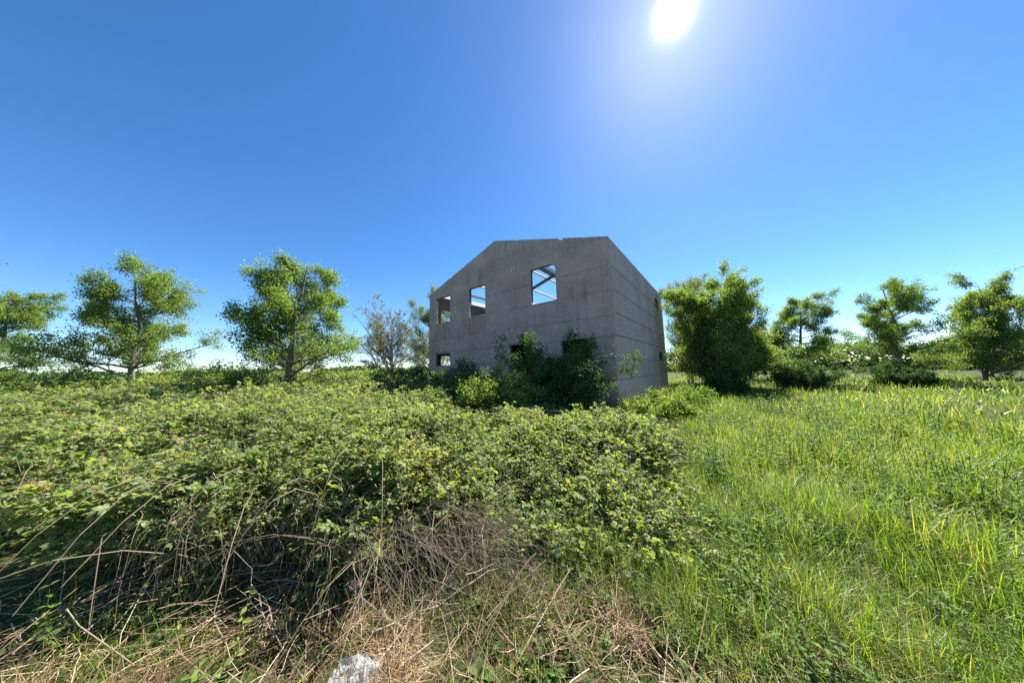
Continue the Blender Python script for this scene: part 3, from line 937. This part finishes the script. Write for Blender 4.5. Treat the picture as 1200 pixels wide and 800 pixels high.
straw(75000, .95, 3.2, -64, 64, 1.0, False)
straw(40000, .95, 3.4, -64, 64, 1.0, True)
st = acc.build('dry_grass', M_STRAW)
tag(st, 'matted dry brown grass covering the ground in the foreground', 'dry grass', kind='stuff')

acc = Acc()


def weeds(n, r0, r1, a0, a1, pw, nodes, size, h0, h1, wmax, detail):
    x, y, r = polar(n, r0, r1, a0, a1, pw)
    cl = sstep(.42, .66, vnoise(x, y, .5, 71) * .65 + vnoise(x, y, .17, 72) * .35)
    gm = np.maximum(gmask(x, y), .35 * (1 - bmask(x, y))) * (1 - .85 * sstep(-.35, -.6, x) * sstep(1.45, 1.7, y) * sstep(2.9, 2.4, y))
    gm = gm * (np.hypot((x + .83) / .2, (y - 1.47) / .2) > 1)
    kp = (rg.uniform(0, 1, n) < gm * cl * (1 - .74 * strawmask(x, y)) * wmax) & ~inside_house(x, y, .05)
    x, y, r = x[kp], y[kp], r[kp]; n = len(x)
    H = rg.uniform(h0, h1, n) * (.5 + .8 * vnoise(x, y, .7, 73)) * (.45 + .55 * sstep(1.2, 2.8, r))
    az = rg.uniform(0, 2 * np.pi, n); le = np.abs(rg.normal(0, .3, n))
    d = np.stack([np.cos(az) * np.sin(le), np.sin(az) * np.sin(le), np.cos(le)], -1)
    t = (np.arange(nodes) + 1) / nodes
    B = np.stack([x, y, terrain(x, y)], -1)
    C = B[:, None] + d[:, None] * (t[None, :, None] * H[:, None, None])
    K = 3; tt = np.linspace(0, 1, K)
    tubes(acc, B[:, None] + d[:, None] * (tt[None, :, None] * H[:, None, None]), np.full((n, K), .0018) * (1 + .06 * r)[:, None], 3, np.full(n, .3))
    base = rg.uniform(0, 2 * np.pi, (n, 1)) + np.arange(nodes)[None] * 1.57
    tint = np.clip(.5 + rg.normal(size=(n, 1)) * .2 + rg.normal(size=(n, nodes)) * .1 + (vnoise(x, y, .8, 74) - .5)[:, None] * .5, 0, .93)
    tint = np.where(rg.uniform(0, 1, tint.shape) < .02, 1.0, tint)
    sz = (size * rg.uniform(.6, 1.3, (n, 1)) * (1.15 - .45 * t)[None] * (1 + .03 * r)[:, None])
    for q in (0, np.pi):
        a = base + q
        ax = np.stack([np.cos(a), np.sin(a), rg.normal(.05, .3, a.shape)], -1).reshape(-1, 3)
        nr = norm(UP + rg.normal(size=ax.shape) * .4)
        leaves(acc, C.reshape(-1, 3), ax, nr, sz.ravel(), sz.ravel() * .55, tint.ravel(), detail)


weeds(12000, 1.1, 4.2, -60, 62, 1.2, 5, .042, .10, .34, .62, True)
weeds(9000, 4.0, 13, -12, 66, 1.0, 6, .055, .25, .55, .8, False)
wd = acc.build('weeds', M_WEED)
tag(wd, 'leafy green weeds and nettle shoots mixed through the grass', 'weeds', kind='stuff')

acc = Acc()
n = 45000
th = R(1) * rg.uniform(-75, 75, n); rr_ = 75 + 9 * vnoise(th * 40, th * 0, 3.0, 95) + rg.normal(size=n) * 1.2
hh = (1.6 + 1.8 * vnoise(th * 60, th * 0 + 2, 4.0, 96) + 2.2 * sstep(.2, .5, th)) * rg.uniform(0, 1, n) ** 1.1
B = np.stack([rr_ * np.sin(th), rr_ * np.cos(th), hh], -1)
leaves(acc, B, rand_unit(rg, n), norm(UP + rg.normal(size=(n, 3))), rg.uniform(.35, .7, n), rg.uniform(.3, .6, n), np.clip(rg.normal(.4, .2, n), 0, 1), False)
fh = acc.build('far_hedge', M_DARKLEAF)
tag(fh, 'low dark hedge line along the far edge of the field', 'hedge', kind='stuff')

# ------------------------------------------------------------------ small single things in the foreground


def broad_plant(label, loc, n, size, tint0, seed, name='dock_plant', mat=M_WEED, erect=.5):
    r2 = np.random.default_rng(seed)
    root = empty(name, loc)
    tag(root, label, 'plant', 'broad leaved plants in the foreground')
    for q in range(n):
        a = q * 2.4 + r2.normal() * .3
        el = erect + r2.normal() * .25
        L = size * r2.uniform(.65, 1.15)
        ac_ = Acc()
        ax = np.array([math.cos(a) * math.cos(el), math.sin(a) * math.cos(el), math.sin(el)])
        K = 7
        tt = np.linspace(0, 1, K)
        pts = ax[None] * (tt * L)[:, None] - UP * (tt ** 2 * L * .45)[:, None]
        tg = norm(np.gradient(pts, axis=0)); sd2 = norm(np.cross(tg, UP)); nn2 = np.cross(sd2, tg)
        w = L * .21 * np.sin(np.pi * np.clip(tt * .93 + .07, 0, 1)) ** .75 + .002
        V = np.concatenate([pts - sd2 * w[:, None] + nn2 * (w * .25)[:, None] + nn2 * (.004 * np.sin(tt * 21))[:, None], pts, pts + sd2 * w[:, None] + nn2 * (w * .25)[:, None] + nn2 * (.004 * np.sin(tt * 17))[:, None]])
        F = [[k, k + 1, K + k + 1, K + k] for k in range(K - 1)] + [[K + k, K + k + 1, 2 * K + k + 1, 2 * K + k] for k in range(K - 1)]
        ac_.add(V, F, np.full(2 * (K - 1), np.clip(tint0 + r2.normal() * .1, 0, 1)))
        ac_.build('leaf', mat, root, smooth=True)
    return root


def gz(x, y): return float(terrain(np.array([x]), np.array([y]))[0])


for lab, x, y, n_, s_, t_, sd_ in [
    ('broad leaved dock plant in the dry grass, nearest the bottom edge', .92, 1.42, 9, .15, .62, 1),
    ('low dark dock rosette at the foot of the dry grass, left of the middle', -.22, 1.55, 8, .12, .35, 2),
    ('yellow-green seedling between the dead canes and the weeds', -.28, 1.98, 8, .08, 1.0, 3),
    ('yellow-green broad leaf plant alone in the right hand grass', 1.10, 2.02, 7, .09, 1.0, 4),
    ('dock plant with grey-green leaves beside the right hand grass', 1.75, 2.35, 9, .16, .45, 5)]:
    broad_plant(lab, (x, y, gz(x, y)), n_, s_, t_, sd_)


def stick(label, pts, r_, tint, fork=None):
    root_acc = Acc()
    P = np.array(pts, float)[None]
    tubes(root_acc, P, np.linspace(r_, r_ * .55, P.shape[1])[None], 6, np.array([tint]))
    if fork is not None:
        P = np.array(fork, float)[None]
        tubes(root_acc, P, np.linspace(r_ * .7, r_ * .3, P.shape[1])[None], 5, np.array([tint]))
    o = root_acc.build('dead_stick', M_CANE, smooth=True)
    return tag(o, label, 'stick', 'pale dead sticks')


stick('pale dead stick above the plastic bag, the longer of two', [(-.86, 1.70, .08), (-.76, 1.72, .10), (-.64, 1.76, .13), (-.50, 1.79, .14)], .006, .95)
stick('short forked pale stick close behind the plastic bag', [(-.64, 1.54, .05), (-.56, 1.57, .08), (-.47, 1.61, .115)], .0075, 1.0, [(-.62, 1.55, .06), (-.66, 1.58, .075), (-.71, 1.59, .08)])
stick('long grey stick leaning through the weeds in the middle', [(-.02, 1.55, .04), (.10, 1.66, .12), (.24, 1.80, .19), (.36, 1.92, .24)], .005, .7)
stick('grey-brown stick lying on the dry grass at the bottom', [(.10, 1.28, .06), (.17, 1.36, .085), (.25, 1.42, .10), (.35, 1.47, .10)], .006, .85)

# crumpled clear-white plastic bag
bt, nt, out = newmat('crumpled_plastic')
pr = nt.nodes.new('ShaderNodeBsdfPrincipled')
pr.inputs['Base Color'].default_value = (.66, .66, .69, 1); pr.inputs['Roughness'].default_value = .14
tr = nt.nodes.new('ShaderNodeBsdfTranslucent'); tr.inputs[0].default_value = (.8, .8, .83, 1)
tp = nt.nodes.new('ShaderNodeBsdfTransparent')
m1 = nt.nodes.new('ShaderNodeMixShader'); m1.inputs[0].default_value = .4
m2 = nt.nodes.new('ShaderNodeMixShader'); m2.inputs[0].default_value = .38
nt.links.new(pr.outputs[0], m1.inputs[1]); nt.links.new(tr.outputs[0], m1.inputs[2])
nt.links.new(m1.outputs[0], m2.inputs[1]); nt.links.new(tp.outputs[0], m2.inputs[2]); nt.links.new(m2.outputs[0], out.inputs[0])
r2 = np.random.default_rng(5)
nu, nv = 44, 34
u, v = np.meshgrid(np.linspace(-1, 1, nu), np.linspace(-1, 1, nv), indexing='ij')
bx = u * .15 * (1 - .25 * v ** 2) + (vnoise(u, v, .35, 81) - .5) * .06
by = v * .10 * (1 - .25 * u ** 2) + (vnoise(u, v, .3, 82) - .5) * .06
ridg = np.abs(vnoise(u, v, .42, 83) - .5) * 2
ridg2 = np.abs(vnoise(u + .6 * v, (v - .6 * u) * .45, .13, 84) - .5) * 2.4
bz = .012 + .05 * (1 - np.clip(u ** 2 + v ** 2, 0, 1)) + .05 * (1 - ridg) * (1 - .5 * np.abs(u)) - .03 + .022 * ridg2
bz = np.maximum(bz, .006)
acc = Acc(); i = np.arange(nu - 1)[:, None] * nv + np.arange(nv - 1)[None]
acc.add(np.stack([bx, by, bz], -1), np.stack([i, i + nv, i + nv + 1, i + 1], -1).reshape(-1, 4))
bag = acc.build('plastic_bag', bt, smooth=False, loc=(-.83, 1.47, gz(-.83, 1.47) + .055))
bag.scale = (.95, .95, .62)
bag.rotation_euler = (.25, .1, .6)
tag(bag, 'crumpled whitish plastic bag lying in the dry grass', 'plastic bag')

# pink scrap in the dark hollow, white scrap at the bottom
acc = Acc()
u, v = np.meshgrid(np.linspace(-1, 1, 8), np.linspace(-1, 1, 7), indexing='ij')
zz = .012 * np.sin(u * 3 + v * 2) + .015 * v + (vnoise(u, v, .5, 91) - .5) * .02
i = np.arange(7)[:, None] * 7 + np.arange(6)[None]
acc.add(np.stack([u * .030, v * .018 * (1 - .4 * u), zz], -1), np.stack([i, i + 7, i + 8, i + 1], -1).reshape(-1, 4))
sc_ = acc.build('paper_scrap', plain_mat('faded_pink_paper', (.62, .36, .31), .8), loc=(-1.06, 1.86, .22))
sc_.rotation_euler = (.9, .2, .4)
md = sc_.modifiers.new('thickness', 'SOLIDIFY'); md.thickness = .002
tag(sc_, 'small faded pink scrap caught on canes in the dark hollow', 'litter')

# overhead cable far off between the trees
acc = Acc()
t = np.linspace(0, 1, 24)
for dz in (0, .55):
    P = np.stack([-75 + 70 * t, 62 + 6 * t, 4.6 - dz - 1.6 * np.sin(np.pi * t)], -1)[None]
    P[..., 2] += 1.2
    tubes(acc, P, np.full((1, 24), .03), 4)
cb = acc.build('overhead_cable', M_DARKBEAM)
tag(cb, 'pair of thin dark cables strung low across the sky behind the bare tree', 'cable')
